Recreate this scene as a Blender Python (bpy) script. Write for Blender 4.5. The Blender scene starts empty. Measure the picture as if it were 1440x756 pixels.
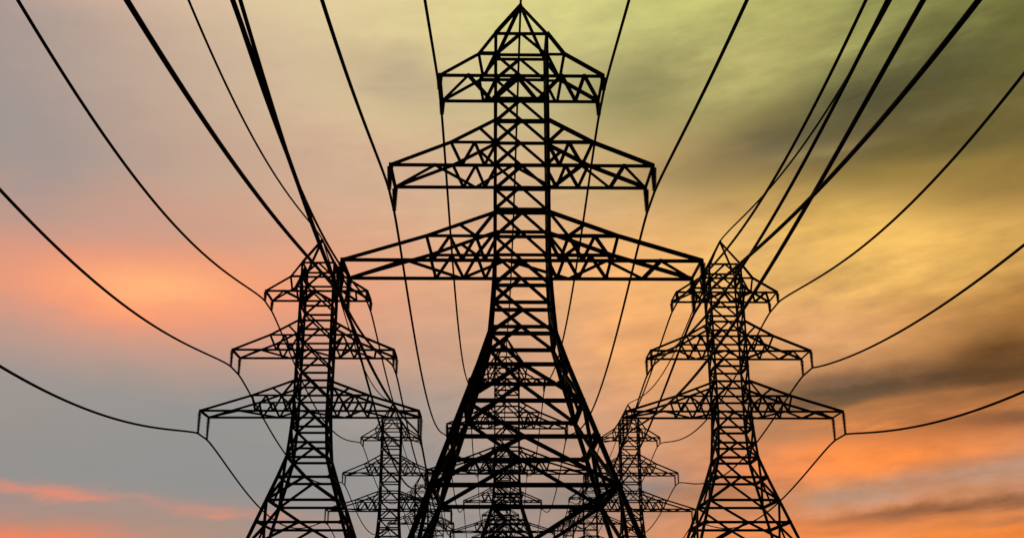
import bpy, bmesh, math
from mathutils import Vector, Matrix

SC = bpy.context.scene
COL = SC.collection
K = 70.0            # metres from the camera to the first pylon
CAM_H = 1.7

# ------------------------------------------------------------------ camera
YAW, PITCH, ROLL, FPX = 0.01565, 0.32659, 0.00146, 1544.8
cd = bpy.data.cameras.new('camera')
cam = bpy.data.objects.new('camera', cd); COL.objects.link(cam)
cd.sensor_width = 36.0; cd.lens = FPX/1440*36.0
cd.clip_start = 0.1; cd.clip_end = 6000
c, s = math.cos(YAW), math.sin(YAW)
R0 = Vector((c, -s, 0)); F0 = Vector((s, c, 0)); U0 = Vector((0, 0, 1))
c, s = math.cos(PITCH), math.sin(PITCH)
F1 = F0*c + U0*s; U1 = U0*c - F0*s
c, s = math.cos(ROLL), math.sin(ROLL)
R2 = R0*c - U1*s; U2 = R0*s + U1*c
M = Matrix((R2, U2, -F1)).transposed().to_4x4()
M.translation = Vector((0, 0, CAM_H))
cam.matrix_world = M
SC.camera = cam

def look(px, py):
    """azimuth and elevation of a point of the 1440x756 photograph"""
    d = (R2*(px-720)/FPX - U2*(py-378)/FPX + F1).normalized()
    return math.atan2(d.x, d.y), math.asin(d.z)

# ------------------------------------------------------------------ exposure
vs = SC.view_settings
vs.view_transform = 'Standard'; vs.look = 'None'; vs.exposure = 0; vs.gamma = 1
vs.use_curve_mapping = False

# ------------------------------------------------------------------ sky
def lin(c):
    return tuple(((v/255)/12.92 if v/255 <= .04045 else ((v/255+.055)/1.055)**2.4) for v in c)

SUN_AZ, SUN_EL = look(205, 395)
w = bpy.data.worlds.new('World'); SC.world = w; w.use_nodes = True
nt = w.node_tree; nt.nodes.clear()
def N(t, **k):
    n = nt.nodes.new(t)
    for a, v in k.items(): setattr(n, a, v)
    return n
def put(sock, v):
    if isinstance(v, bpy.types.NodeSocket): nt.links.new(v, sock)
    else: sock.default_value = v
def math_(op, a, b=0.0, c_=0.0, clamp=False):
    n = N('ShaderNodeMath', operation=op, use_clamp=clamp)
    put(n.inputs[0], a); put(n.inputs[1], b); put(n.inputs[2], c_)
    return n.outputs[0]
def dot(v, k):
    n = N('ShaderNodeVectorMath', operation='DOT_PRODUCT')
    put(n.inputs[0], v); put(n.inputs[1], k)
    return n.outputs['Value']
def vec(x, y, z=0.0):
    n = N('ShaderNodeCombineXYZ'); put(n.inputs[0], x); put(n.inputs[1], y); put(n.inputs[2], z)
    return n.outputs[0]
def mix(f, a, b, blend='MIX'):
    n = N('ShaderNodeMix', data_type='RGBA', blend_type=blend)
    put(n.inputs[0], f); put(n.inputs[6], a); put(n.inputs[7], b)
    return n.outputs[2]
def noise(v, scale, detail, rough=.55):
    n = N('ShaderNodeTexNoise'); put(n.inputs['Vector'], v)
    n.inputs['Scale'].default_value = scale; n.inputs['Detail'].default_value = detail
    n.inputs['Roughness'].default_value = rough
    return n.outputs['Fac']

tc = N('ShaderNodeTexCoord')
sep = N('ShaderNodeSeparateXYZ'); nt.links.new(tc.outputs['Generated'], sep.inputs[0])
az = math_('ARCTAN2', sep.outputs[0], sep.outputs[1])
el = math_('ARCSINE', sep.outputs[2])
# wind-drawn streaks: bands that rise to the right, long along the wind and thin across it
along = math_('ADD', math_('MULTIPLY', az, .995), math_('MULTIPLY', el, .09))
across = math_('ADD', math_('MULTIPLY', el, .995), math_('MULTIPLY', az, -.09))
v_big = vec(math_('MULTIPLY', along, 5.0), math_('MULTIPLY', across, 13.0))
v_mid = vec(math_('MULTIPLY', along, 11.0), math_('MULTIPLY', across, 38.0), 3.1)
v_fin = vec(math_('MULTIPLY', along, 20.0), math_('MULTIPLY', across, 100.0), 7.7)
n_big = noise(v_big, 1, 4); n_mid = noise(v_mid, 1, 4); n_fin = noise(v_fin, 1, 3)
n_wsp = noise(vec(math_('MULTIPLY', along, 30.0), math_('MULTIPLY', across, 62.0), 33.0), 1, 6, .62)
n_b2 = noise(vec(math_('MULTIPLY', along, 6.0), math_('MULTIPLY', across, 15.0), 21.3), 1, 4)
def ctr(n, k): return math_('MULTIPLY', math_('SUBTRACT', n, .5), k)
waz = math_('ADD', az, math_('ADD', ctr(n_b2, .05), math_('ADD', ctr(n_mid, .05), ctr(n_wsp, .03))))
wel = math_('ADD', el, math_('ADD', ctr(n_big, .012), math_('ADD', ctr(n_mid, .016), math_('ADD', ctr(n_fin, .007), ctr(n_wsp, .012)))))

# broad colour of the evening sky: rows of colour along the azimuth, one above the other
ROWS = [   # photograph height : colours every 180 px from left to right
 (0,   [(200,165,150),(214,181,158),(221,197,160),(228,210,154),(218,208,138),(204,202,124),(190,188,108),(146,150,84),(126,130,68)]),
 (126, [(164,150,145),(192,166,148),(207,180,152),(220,196,150),(205,190,138),(170,162,105),(182,174,106),(120,115,68),(112,108,55)]),
 (252, [(166,151,143),(182,156,142),(203,168,144),(212,175,145),(210,175,140),(212,178,115),(150,126,82),(150,128,65),(128,110,58)]),
 (378, [(204,150,132),(206,150,130),(216,160,130),(225,170,135),(226,172,130),(246,182,112),(230,182,108),(240,188,98),(205,156,82)]),
 (490, [(172,150,142),(186,151,136),(195,152,134),(203,160,135),(206,162,132),(240,170,106),(228,168,112),(222,160,95),(165,112,55)]),
 (590, [(152,144,140),(143,143,142),(143,143,142),(158,150,145),(178,152,136),(222,158,115),(200,150,112),(225,145,88),(160,110,68)]),
 (680, [(144,142,141),(141,142,142),(142,142,142),(146,145,144),(162,149,140),(192,146,115),(226,150,100),(225,152,105),(188,142,112)]),
 (770, [(190,135,115),(170,140,125),(168,144,132),(154,148,146),(152,147,146),(200,140,105),(238,145,82),(242,145,80),(246,145,70)]),
]
AZ0, AZ1 = -.50, .50
fac = math_('MULTIPLY_ADD', waz, 1/(AZ1-AZ0), -AZ0/(AZ1-AZ0))
base = None; prev_el = None
for y, cols in ROWS:
    r = N('ShaderNodeValToRGB'); cr = r.color_ramp; cr.interpolation = 'B_SPLINE'
    pos = [(look(i*180, y)[0]-AZ0)/(AZ1-AZ0) for i in range(9)]
    cr.elements[0].position = max(0, pos[0]); cr.elements[1].position = min(1, pos[8])
    for p_ in pos[1:8]: cr.elements.new(p_)
    for e_, c_ in zip(cr.elements, cols): e_.color = lin(c_)+(1,)
    nt.links.new(fac, r.inputs[0])
    e0 = look(720, y)[1]
    if base is None: base = r.outputs[0]
    else:
        mr = N('ShaderNodeMapRange', interpolation_type='SMOOTHSTEP')
        put(mr.inputs[0], wel); put(mr.inputs[1], prev_el); put(mr.inputs[2], e0)
        mr.inputs[3].default_value = 0; mr.inputs[4].default_value = 1
        base = mix(mr.outputs[0], base, r.outputs[0])
    prev_el = e0

# single clouds and glows: centre, reach along / across (px of the photograph), slope in degrees
# (positive rises to the right), colour, strength, share of streak noise
CLOUDS = [
 (205,412,190,46,-2,(255,153,110),1.0,.1),
 (222,402,78,20,-3,(255,184,124),.8,.1),
 (170,318,170,22,-4,(190,156,140),.55,.3),
 (20,190,70,80,0,(150,146,146),.45,.3),
 (25,250,80,40,0,(152,148,146),.5,.3),
 (90,480,180,24,-8,(176,150,140),.4,.5),
 (60,540,120,26,-10,(150,147,146),.5,.5),
 (50,688,85,5.5,-7,(230,136,110),.55,.95),
 (205,708,110,6,-7,(216,140,120),.42,1.0),
 (350,728,90,5.5,-4,(224,142,116),.65,.8),
 (50,764,120,13,-2,(255,128,84),.95,.4),
 (565,110,60,28,-20,(166,150,128),.6,.4),
 (915,130,65,38,15,(132,126,82),.7,.4),
 (975,55,50,16,20,(172,170,104),.35,.4),
 (1075,95,60,42,35,(196,186,114),.5,.3),
 (1245,140,140,44,22,(78,75,48),.95,.35),
 (1130,192,90,30,12,(96,89,62),.85,.4),
 (1390,130,80,34,25,(100,96,50),.4,.4),
 (1330,190,120,26,10,(92,82,46),.75,.5),
 (1020,235,100,20,8,(138,118,82),.6,.5),
 (1400,270,80,22,6,(118,100,52),.65,.5),
 (1300,235,150,12,6,(150,122,60),.5,.6),
 (1180,310,95,24,-14,(228,182,90),.65,.4),
 (1250,365,130,40,8,(242,190,102),.6,.3),
 (1130,480,80,40,0,(226,166,118),.4,.4),
 (1310,578,170,26,6,(146,100,64),.6,.5),
 (1335,536,190,25,7,(92,64,40),.95,.35),
 (1420,500,70,30,10,(98,64,30),.9,.4),
 (1190,548,100,14,5,(106,82,60),.9,.45),
 (1375,590,115,12,7,(98,74,58),.95,.4),
 (1260,580,120,9,6,(204,132,74),.6,.7),
 (1090,612,60,11,6,(160,122,92),.6,.6),
 (1010,690,70,13,2,(150,108,78),.75,.6),
 (1230,640,150,24,5,(255,144,68),1.0,.25),
 (1090,665,60,14,8,(252,146,84),.7,.4),
 (1330,672,150,12,11,(176,146,128),.75,.6),
 (1180,700,90,10,9,(180,148,126),.7,.6),
 (1330,716,130,9,7,(104,74,56),1.0,.45),
 (1250,728,70,6,4,(134,98,74),.7,.6),
 (1400,765,160,22,4,(252,138,58),.8,.4),
 (1130,755,110,14,5,(252,142,72),.7,.4),
 (1180,535,60,8,9,(118,94,72),.5,.7),
 (1420,560,60,8,14,(230,146,78),.55,.7),
 (1290,560,90,6,8,(222,142,80),.5,.8),
 (1400,735,80,6,6,(160,106,70),.6,.8),
 (1270,610,80,8,4,(214,128,70),.4,.8),
 (1120,540,70,5,4,(150,114,84),.5,.9),
 (1380,612,90,5,8,(236,146,84),.5,.9),
 (1400,655,80,6,10,(196,150,124),.5,.8),
 (1290,702,70,4,8,(206,150,116),.5,.9),
 (1180,745,90,5,5,(210,124,72),.5,.9),
 (1250,590,110,5,6,(236,142,76),.5,.9),
 (1330,528,120,5,8,(88,62,38),.5,.9),
 (1190,60,70,14,28,(172,170,100),.5,.5),
 (1330,48,80,12,24,(136,138,78),.5,.6),
 (1150,215,80,8,12,(150,130,82),.45,.7),
 (1330,150,90,7,16,(112,104,66),.5,.8),
 (860,690,90,16,8,(128,126,125),.7,.5),
 (830,640,60,20,10,(196,150,122),.4,.5),
 (900,470,60,55,60,(246,174,106),.5,.3),
]
wv = vec(waz, wel, 1.0)
streak = math_('MULTIPLY_ADD', math_('SUBTRACT', math_('ADD', n_mid, math_('MULTIPLY', n_fin, .6)), .8), 4.2, .9)
for (px, py, sx, sy, deg, colr, st, nz) in CLOUDS:
    a0, e0 = look(px, py); t = math.radians(-deg)
    ax = (math.cos(t)*sx, math.sin(t)*sx); bx_ = (-math.sin(t)*sy, math.cos(t)*sy)
    a1, e1 = look(px+ax[0], py+ax[1]); a2, e2 = look(px+bx_[0], py+bx_[1])
    m = Matrix(((a1-a0, a2-a0), (e1-e0, e2-e0))).inverted()
    p_ = dot(wv, (m[0][0], m[0][1], -(m[0][0]*a0+m[0][1]*e0)))
    q_ = dot(wv, (m[1][0], m[1][1], -(m[1][0]*a0+m[1][1]*e0)))
    r2 = math_('MULTIPLY_ADD', p_, p_, math_('MULTIPLY', q_, q_))
    g = math_('POWER', math.exp(-.5), r2)
    g = math_('MULTIPLY', g, math_('MULTIPLY_ADD', streak, nz*st, (1-nz)*st), clamp=True)
    base = mix(g, base, lin(colr)+(1,))
# faint streaking of the whole sheet of cloud, stronger in the broken cloud on the right
side = math_('MULTIPLY_ADD', az, 1.7, .44, clamp=True)
lum = math_('ADD', ctr(n_mid, .75), math_('ADD', math_('ADD', ctr(n_fin, .35), ctr(n_wsp, .42)), ctr(n_b2, .3)))
lum = math_('MULTIPLY_ADD', lum, side, 1.0)
base = mix(1.0, base, vec(lum, lum, lum), 'MULTIPLY')
# the rest of the dome away from the sunset: dusk
fw = N('ShaderNodeMapRange', interpolation_type='SMOOTHSTEP')
put(fw.inputs[0], sep.outputs[1]); fw.inputs[1].default_value = .55; fw.inputs[2].default_value = -.15
fw.inputs[3].default_value = 0; fw.inputs[4].default_value = 1
base = mix(fw.outputs[0], base, (.035, .04, .055, 1))
sky = N('ShaderNodeTexSky', sky_type='NISHITA'); sky.sun_disc = False
sky.sun_elevation = SUN_EL; sky.sun_rotation = SUN_AZ
sky.air_density = 1.2; sky.dust_density = 3.0
bg_sky = N('ShaderNodeBackground'); nt.links.new(sky.outputs[0], bg_sky.inputs[0]); bg_sky.inputs[1].default_value = .05
bg_cloud = N('ShaderNodeBackground'); nt.links.new(base, bg_cloud.inputs[0]); bg_cloud.inputs[1].default_value = 1.0
ms = N('ShaderNodeMixShader'); ms.inputs[0].default_value = .992
nt.links.new(bg_sky.outputs[0], ms.inputs[1]); nt.links.new(bg_cloud.outputs[0], ms.inputs[2])
wo = N('ShaderNodeOutputWorld'); nt.links.new(ms.outputs[0], wo.inputs[0])
w.cycles.sampling_method = 'MANUAL'; w.cycles.sample_map_resolution = 512

# ------------------------------------------------------------------ sun, low behind the pylons
sl = bpy.data.lights.new('sun', 'SUN'); sl.energy = .25; sl.angle = math.radians(.5); sl.color = (1, .72, .5)
so = bpy.data.objects.new('sun', sl); COL.objects.link(so)
sd = Vector((math.sin(SUN_AZ)*math.cos(SUN_EL), math.cos(SUN_AZ)*math.cos(SUN_EL), math.sin(SUN_EL)))
so.rotation_euler = sd.to_track_quat('Z', 'Y').to_euler(); so.location = (0, 0, 90)

# ------------------------------------------------------------------ materials
def mat(name, base_c, rough, var=.4, scale=3.0, spec=.15, metal=0.0):
    m = bpy.data.materials.new(name); m.use_nodes = True
    t = m.node_tree; b = t.nodes['Principled BSDF']
    tcn = t.nodes.new('ShaderNodeTexCoord'); n = t.nodes.new('ShaderNodeTexNoise')
    n.inputs['Scale'].default_value = scale; n.inputs['Detail'].default_value = 5
    r = t.nodes.new('ShaderNodeValToRGB')
    r.color_ramp.elements[0].position = .3; r.color_ramp.elements[1].position = .7
    r.color_ramp.elements[0].color = tuple(v*(1-var) for v in base_c)+(1,)
    r.color_ramp.elements[1].color = tuple(v*(1+var) for v in base_c)+(1,)
    t.links.new(tcn.outputs['Object'], n.inputs['Vector']); t.links.new(n.outputs['Fac'], r.inputs[0])
    t.links.new(r.outputs[0], b.inputs['Base Color'])
    b.inputs['Roughness'].default_value = rough; b.inputs['Metallic'].default_value = metal
    b.inputs['Specular IOR Level'].default_value = spec
    return m
STEEL = mat('dark_weathered_steel', (.012, .011, .010), .85, .45, 2.0, .05)
WIRE = mat('dark_cable', (.012, .012, .012), .8, .2, 1.0, .05)
GLAZE = mat('brown_glazed_porcelain', (.014, .010, .008), .6, .3, 8.0, .1)
GROUND = mat('dry_grass_ground', (.05, .055, .03), .95, .5, .25, .1)

# ------------------------------------------------------------------ mesh helpers
def obj(name, bm, m, parent=None):
    me = bpy.data.meshes.new(name); bm.to_mesh(me); bm.free(); me.materials.append(m)
    o = bpy.data.objects.new(name, me); COL.objects.link(o)
    if parent: o.parent = parent
    return o
def angle_bar(bm, a, b, t, toe=None):
    """a rolled steel angle from a to b, flange width t"""
    a, b = Vector(a), Vector(b); d = (b-a).normalized()
    ref = Vector((0, 1, 0)) if abs(d.y) < .9 else Vector((0, 0, 1))
    if toe is not None: ref = Vector(toe)
    u = d.cross(ref).normalized(); v = d.cross(u).normalized()
    if toe is not None:
        u, v = (u+v).normalized(), (v-u).normalized()
    t *= 1.28; th = t*.25; h = t/2
    prof = [(-h, -h), (h, -h), (h, -h+th), (-h+th, -h+th), (-h+th, h), (-h, h)]
    A = [bm.verts.new(a+u*x+v*y) for x, y in prof]; B = [bm.verts.new(b+u*x+v*y) for x, y in prof]
    n = len(prof)
    for i in range(n): bm.faces.new((A[i], A[(i+1) % n], B[(i+1) % n], B[i]))
    bm.faces.new(A[::-1]); bm.faces.new(B)
def plate(bm, p, wx, wz, ty):
    bmesh.ops.create_cube(bm, size=1, matrix=Matrix.Translation(Vector(p)) @ Matrix.Diagonal((wx, ty, wz, 1)))
def tube(bm, pts, r, n=8):
    rings = []
    for i, p in enumerate(pts):
        d = (pts[min(i+1, len(pts)-1)]-pts[max(i-1, 0)]).normalized()
        u = d.cross(Vector((0, 0, 1))).normalized(); v = u.cross(d)
        rings.append([bm.verts.new(p+(u*math.cos(2*math.pi*k/n)+v*math.sin(2*math.pi*k/n))*r) for k in range(n)])
    for a, b in zip(rings, rings[1:]):
        for k in range(n): bm.faces.new((a[k], a[(k+1) % n], b[(k+1) % n], b[k]))
    bm.faces.new(rings[0][::-1]); bm.faces.new(rings[-1])

# ------------------------------------------------------------------ ground
bm = bmesh.new()
G = 5000
for i in range(41):
    for j in range(41):
        x = (i-20)/20; y = (j-20)/20
        x = math.copysign(abs(x)**2.2, x)*G; y = math.copysign(abs(y)**2.2, y)*G
        bm.verts.new((x, y, .25*math.sin(x*.031)*math.sin(y*.027)-.25 if abs(x)+abs(y) > 30 else -.2))
bm.verts.ensure_lookup_table()
for i in range(40):
    for j in range(40):
        bm.faces.new((bm.verts[i*41+j], bm.verts[(i+1)*41+j], bm.verts[(i+1)*41+j+1], bm.verts[i*41+j+1]))
g = obj('ground', bm, GROUND); g['kind'] = 'structure'

# ------------------------------------------------------------------ pylon
def Z(v): return v*K + CAM_H
D = .02736*K            # half depth of arms
WS = .0258*K            # half width of the cage
H = .02429
LV = [.3384+(10-k)*H for k in range(13)] + [.2668, .2356, .2000, .1665, .1233, .0735, -.0275]
LVZ = [Z(v) for v in LV]
def half(k):
    if k <= 10: return WS
    if k <= 13: return WS + (.0305*K-WS)*((LV[10]-LV[k])/(LV[10]-LV[13]))**1.35
    return .0295*K + .338*K*(LV[13]-LV[k]) + (.001*K if k == 13 else 0)
def tk(k):              # leg size
    return .175 if k < 10 else .21 if k < 13 else .245
APEX = Vector((0, 0, Z(.6296)))
INS = {2: .0175*K, 6: .0275*K, 10: .0355*K}
ARM = {2: .08134*K, 6: .12707*K, 10: .16899*K}
PX = {2: ARM[2]/116, 6: ARM[6]/186, 10: ARM[10]/254}

def make_leg(sx, sy, root):
    bm = bmesh.new()
    for k in range(18):
        a = Vector((sx*half(k), sy*half(k), LVZ[k])); b = Vector((sx*half(k+1), sy*half(k+1), LVZ[k+1]))
        angle_bar(bm, a, b, tk(k), toe=None)
        if k >= 13: plate(bm, b+Vector((-sx*.16, 0, 0)), .4, .42, .05)
    return obj('leg', bm, STEEL, root)

def make_bracing(root):
    bm = bmesh.new()
    for face in range(4):
        def P(u, k):
            h_ = half(k)
            if face == 0: return Vector((u*h_, -h_, LVZ[k]))
            if face == 1: return Vector((u*h_, h_, LVZ[k]))
            if face == 2: return Vector((-h_, -u*h_, LVZ[k]))
            return Vector((h_, -u*h_, LVZ[k]))
        side = face > 1
        for k in range(18):
            t = .165 if k < 10 else .185 if k < 13 else .2
            if not (k in (2, 6, 10) and not side):        # the arms' own chords run through there
                angle_bar(bm, P(-1, k), P(1, k), .2 if k in (3, 4, 7, 8) else t+.02)
            if k % 2 == 0:                                # inverted V under the middle of the bar
                angle_bar(bm, P(0, k), P(-1, k+1), t); angle_bar(bm, P(0, k), P(1, k+1), t)
                if side and k >= 13: angle_bar(bm, P(0, k), P(0, k+1), .16)
            elif k < 17:
                angle_bar(bm, P(-1, k), P(0, k+1), t)
                if side: angle_bar(bm, P(1, k), P(0, k+1), t)
            else:
                angle_bar(bm, P(1, k), P(0, k+1), t-.02)
                if side: angle_bar(bm, P(-1, k), P(0, k+1), t)
            if k % 2 == 0 and k >= 4: plate(bm, P(0, k)-Vector((0, 0, .1)), .05 if side else .3, .2, .3 if side else .05)
    return obj('lattice_bracing', bm, STEEL, root)

def make_peak(root):
    bm = bmesh.new()
    for sx in (-1, 1):
        for sy in (-1, 1):
            angle_bar(bm, APEX, (sx*WS, sy*WS, LVZ[0]), .19)
    plate(bm, APEX-Vector((0, 0, .1)), .26, .3, .2)
    return obj('peak', bm, STEEL, root)

ZIG = {  # face panel tops and bottoms between the chord and the bar above it, px from the axis
 6: ([101, 67, 36], [85, 53]),
 10: ([136, 103, 66, 36], [126, 85, 53]),
}
FLOOR = {  # zigzag in the floor of the arm: (x px at near scale, side) from left to right
 2: [(-116, 1), (-76, -1), (-43, 1), (-8, -1), (25, 1), (57, -1), (82, 1), (89, -1), (116, 1)],
 6: [(-186, 1), (-123, -1), (-67, 1), (-13, -1), (48, 1), (85, -1), (133, 1), (145, -1), (186, 1)],
 10: [(-254, 1), (-165, -1), (-88, 1), (-23, -1), (70, 1), (119, -1), (181, 1), (196, -1), (254, 1)],
}
def make_insulator(root, x, y, z, length):
    bm = bmesh.new()
    n = max(7, int(length/.155)); r0 = .235
    tube(bm, [Vector((x+.001*i, y, z-length*i/6)) for i in range(7)], .085, 8)
    for i in range(n):
        rr = r0*(1-.3*i/n)
        zc = z-.14-(length-.30)*i/(n-1)
        rings = []
        for r, dz in ((.05, .045), (rr*.75, .03), (rr, -.012), (rr*.9, -.03), (.05, -.012)):
            rings.append([bm.verts.new((x+r*math.cos(a*math.pi/5), y+r*math.sin(a*math.pi/5), zc+dz)) for a in range(10)])
        for p_, q_ in zip(rings, rings[1:]):
            for a in range(10): bm.faces.new((p_[a], q_[a], q_[(a+1) % 10], p_[(a+1) % 10]))
    plate(bm, (x, y, z-.05), .16, .14, .16); plate(bm, (x, y, z-length+.05), .16, .14, .3)
    return obj('insulator', bm, GLAZE, root)

def make_arm(k, root):
    bm = bmesh.new(); a = ARM[k]; px = PX[k]; z0, z1, z2 = LVZ[k], LVZ[k-1], LVZ[k-2]
    for sy in (-1, 1):
        y = sy*D
        angle_bar(bm, (-a, y, z0), (a, y, z0), .19)
        for sx in (-1, 1):
            def P(p_, z): return Vector((sx*p_*px, y, z))
            root_p = Vector((sx*WS, y, z2)); tip = Vector((sx*a, y, z0))
            plate(bm, tip+Vector((-sx*.15, 0, 0)), .5, .26, .06)
            if k == 2:
                out = P(61, z1)
                angle_bar(bm, tip, out, .18); angle_bar(bm, out, root_p, .18)
                angle_bar(bm, out, P(55, z0), .165)
                angle_bar(bm, (sx*WS, y, z1), P(52, z0), .17)
                angle_bar(bm, (sx*WS, y, z1), out, .165)
            else:
                tops, bots = ZIG[k]
                out = P(tops[0], z1)
                angle_bar(bm, tip, out, .19); angle_bar(bm, out, root_p, .19)
                angle_bar(bm, out, (sx*WS, y, z1), .165)
                for i, b in enumerate(bots):
                    angle_bar(bm, P(tops[i], z1), P(b, z0), .17); angle_bar(bm, P(b, z0), P(tops[i+1], z1), .17)
                    plate(bm, P(b, z0+.08), .34, .26, .05)
                if k == 6:
                    q_ = out.lerp(root_p, .64); angle_bar(bm, q_, (sx*WS, y, z1), .165)
                else:
                    q_ = out.lerp(root_p, .48); angle_bar(bm, q_, P(66, z1), .165); angle_bar(bm, root_p, P(66, z1), .165)
                    plate(bm, P(66, z1), .4, .3, .05)
    fl = FLOOR[k]
    for (xa, sa), (xb, sb) in zip(fl, fl[1:]):
        angle_bar(bm, (xa*px, sa*D, z0+.02), (xb*px, sb*D, z0+.02), .17)
    for sx in (-1, 1):
        angle_bar(bm, (sx*a, -D, z0), (sx*a, D, z0), .165)
        angle_bar(bm, (sx*WS, -D, z0), (sx*WS, D, z0), .17)
    o = obj('crossarm', bm, STEEL, root)
    o['label'] = {2: 'shortest crossarm just under the pylon peak', 6: 'middle crossarm of the pylon',
                  10: 'longest and lowest crossarm of the pylon'}[k]
    for sx in (-1, 1):
        for sy in (-1, 1): make_insulator(o, sx*a, sy*D, z0-.08, INS[k]-.08)
    return o

def make_pylon():
    root = bpy.data.objects.new('pylon', None); COL.objects.link(root)
    for sx in (-1, 1):
        for sy in (-1, 1): make_leg(sx, sy, root)
    make_bracing(root); make_peak(root)
    for k in (2, 6, 10): make_arm(k, root)
    return root
def copy_tree(o, parent=None):
    n = o.copy(); COL.objects.link(n); n.parent = parent
    for ch in list(o.children): copy_tree(ch, n)
    return n

SPAN = 1.3315
LINES = {'C': (.02504, 1.0, 5), 'L': (-.28715, 1.712, 4), 'R': (.37323, 1.712, 4)}
LAB = {
 'C': ['largest black lattice pylon, nearest of all, its peak touching the top edge of the sky',
       'lattice pylon seen between the legs of the largest pylon, its peak just below the waist',
       'small distant lattice pylon low between the largest pylon\'s legs, third in the middle line',
       'tiny distant lattice pylon low between the big pylon\'s legs, fourth in the middle line',
       'farthest tiny lattice pylon of the middle line, only its peak showing low in the clutter'],
 'L': ['tall lattice pylon on the left, silhouetted against the grey and pink sky',
       'mid sized lattice pylon behind the right arms of the tall left pylon',
       'small lattice pylon of the left line seen beside the left leg of the largest pylon',
       'farthest tiny lattice pylon of the left line, behind the left legs of the largest pylon'],
 'R': ['tall lattice pylon on the right, silhouetted against the bright orange cloud',
       'mid sized lattice pylon behind the left arms of the tall right pylon',
       'small lattice pylon of the right line seen behind the right leg of the largest pylon',
       'farthest tiny lattice pylon of the right line, behind the right legs of the largest pylon'],
}
proto = make_pylon(); first = True
for ln, (x, y, n) in LINES.items():
    for i in range(n):
        o = proto if first else copy_tree(proto); first = False
        o.location = (x*K, (y+i*SPAN)*K, 0)
        o['label'] = LAB[ln][i]; o['category'] = 'pylon'; o['group'] = 'lattice pylons in three lines'

# ------------------------------------------------------------------ cables
SAG = {'C tl': (.067, -.006), 'C ml': (.067, .003), 'C ll': (.058, -.012), 'C tr': (.061, 0), 'C mr': (.046, .003), 'C lr': (.061, -.003),
 'L a': (.073, .003), 'L tl': (.067, 0), 'L ml': (.055, -.003), 'L ll': (.062, -.003), 'R a': (.07, -.009), 'R tr': (.064, -.003),
 'R mr': (.055, -.002), 'R lr': (.062, -.003), 'L tr': (.067, .003), 'L mr': (.07, 0), 'L lr': (.043, -.012), 'R tl': (.061, -.006),
 'R ml': (.052, .003), 'R ll': (.043, .006), 'C a': (.065, 0)}
WHO = {'C': 'the largest middle pylon', 'L': 'the tall left pylon', 'R': 'the tall right pylon'}
POS = {'tl': 'left tip of the top crossarm', 'tr': 'right tip of the top crossarm', 'ml': 'left tip of the middle crossarm',
       'mr': 'right tip of the middle crossarm', 'll': 'left tip of the lowest crossarm', 'lr': 'right tip of the lowest crossarm'}
LEV = {'t': 2, 'm': 6, 'l': 10}
for ln, (x, y, n) in LINES.items():
    for a in ('a', 'tl', 'tr', 'ml', 'mr', 'll', 'lr'):
        sag0, dx = SAG[ln+' '+a]
        if a == 'a': wx = x*K; wz = APEX.z+.03; dd = 0.0; rad = .085
        else:
            k = LEV[a[0]]; wx = x*K + ARM[k]*(-1 if a[1] == 'l' else 1); wz = LVZ[k]-INS[k]; dd = D; rad = .09 if ln == 'C' else .1
        pts = []
        for i in range(-1, n-1):
            ya = (y+i*SPAN)*K+dd; yb = (y+(i+1)*SPAN)*K-dd
            sg = sag0 if i < 0 else .065
            m_ = 64
            for j in range(m_+1):
                t = j/m_
                pts.append(Vector((wx+(dx*K*(1-t) if i < 0 else 0), ya+(yb-ya)*t, wz-sg*K*(4*t*(1-t))**({'Lll': 1.2, 'Rlr': 1.1, 'Rmr': .95}.get(ln+a, 1.3) if i < 0 else 1.3))))
            if a == 'a': pts.pop()
        pts.append(Vector((wx, (y+(n-1)*SPAN)*K+dd, wz)))
        bm = bmesh.new(); tube(bm, pts, rad, 8)
        for f in bm.faces: f.smooth = True
        o = obj('earth_wire' if a == 'a' else 'power_cable', bm, WIRE)
        o['category'] = 'cable'; o['group'] = 'overhead cables'
        o['label'] = ('thin black earth wire running over the peak of '+WHO[ln]) if a == 'a' else \
                     ('black cable hung from the '+POS[a]+' of '+WHO[ln])
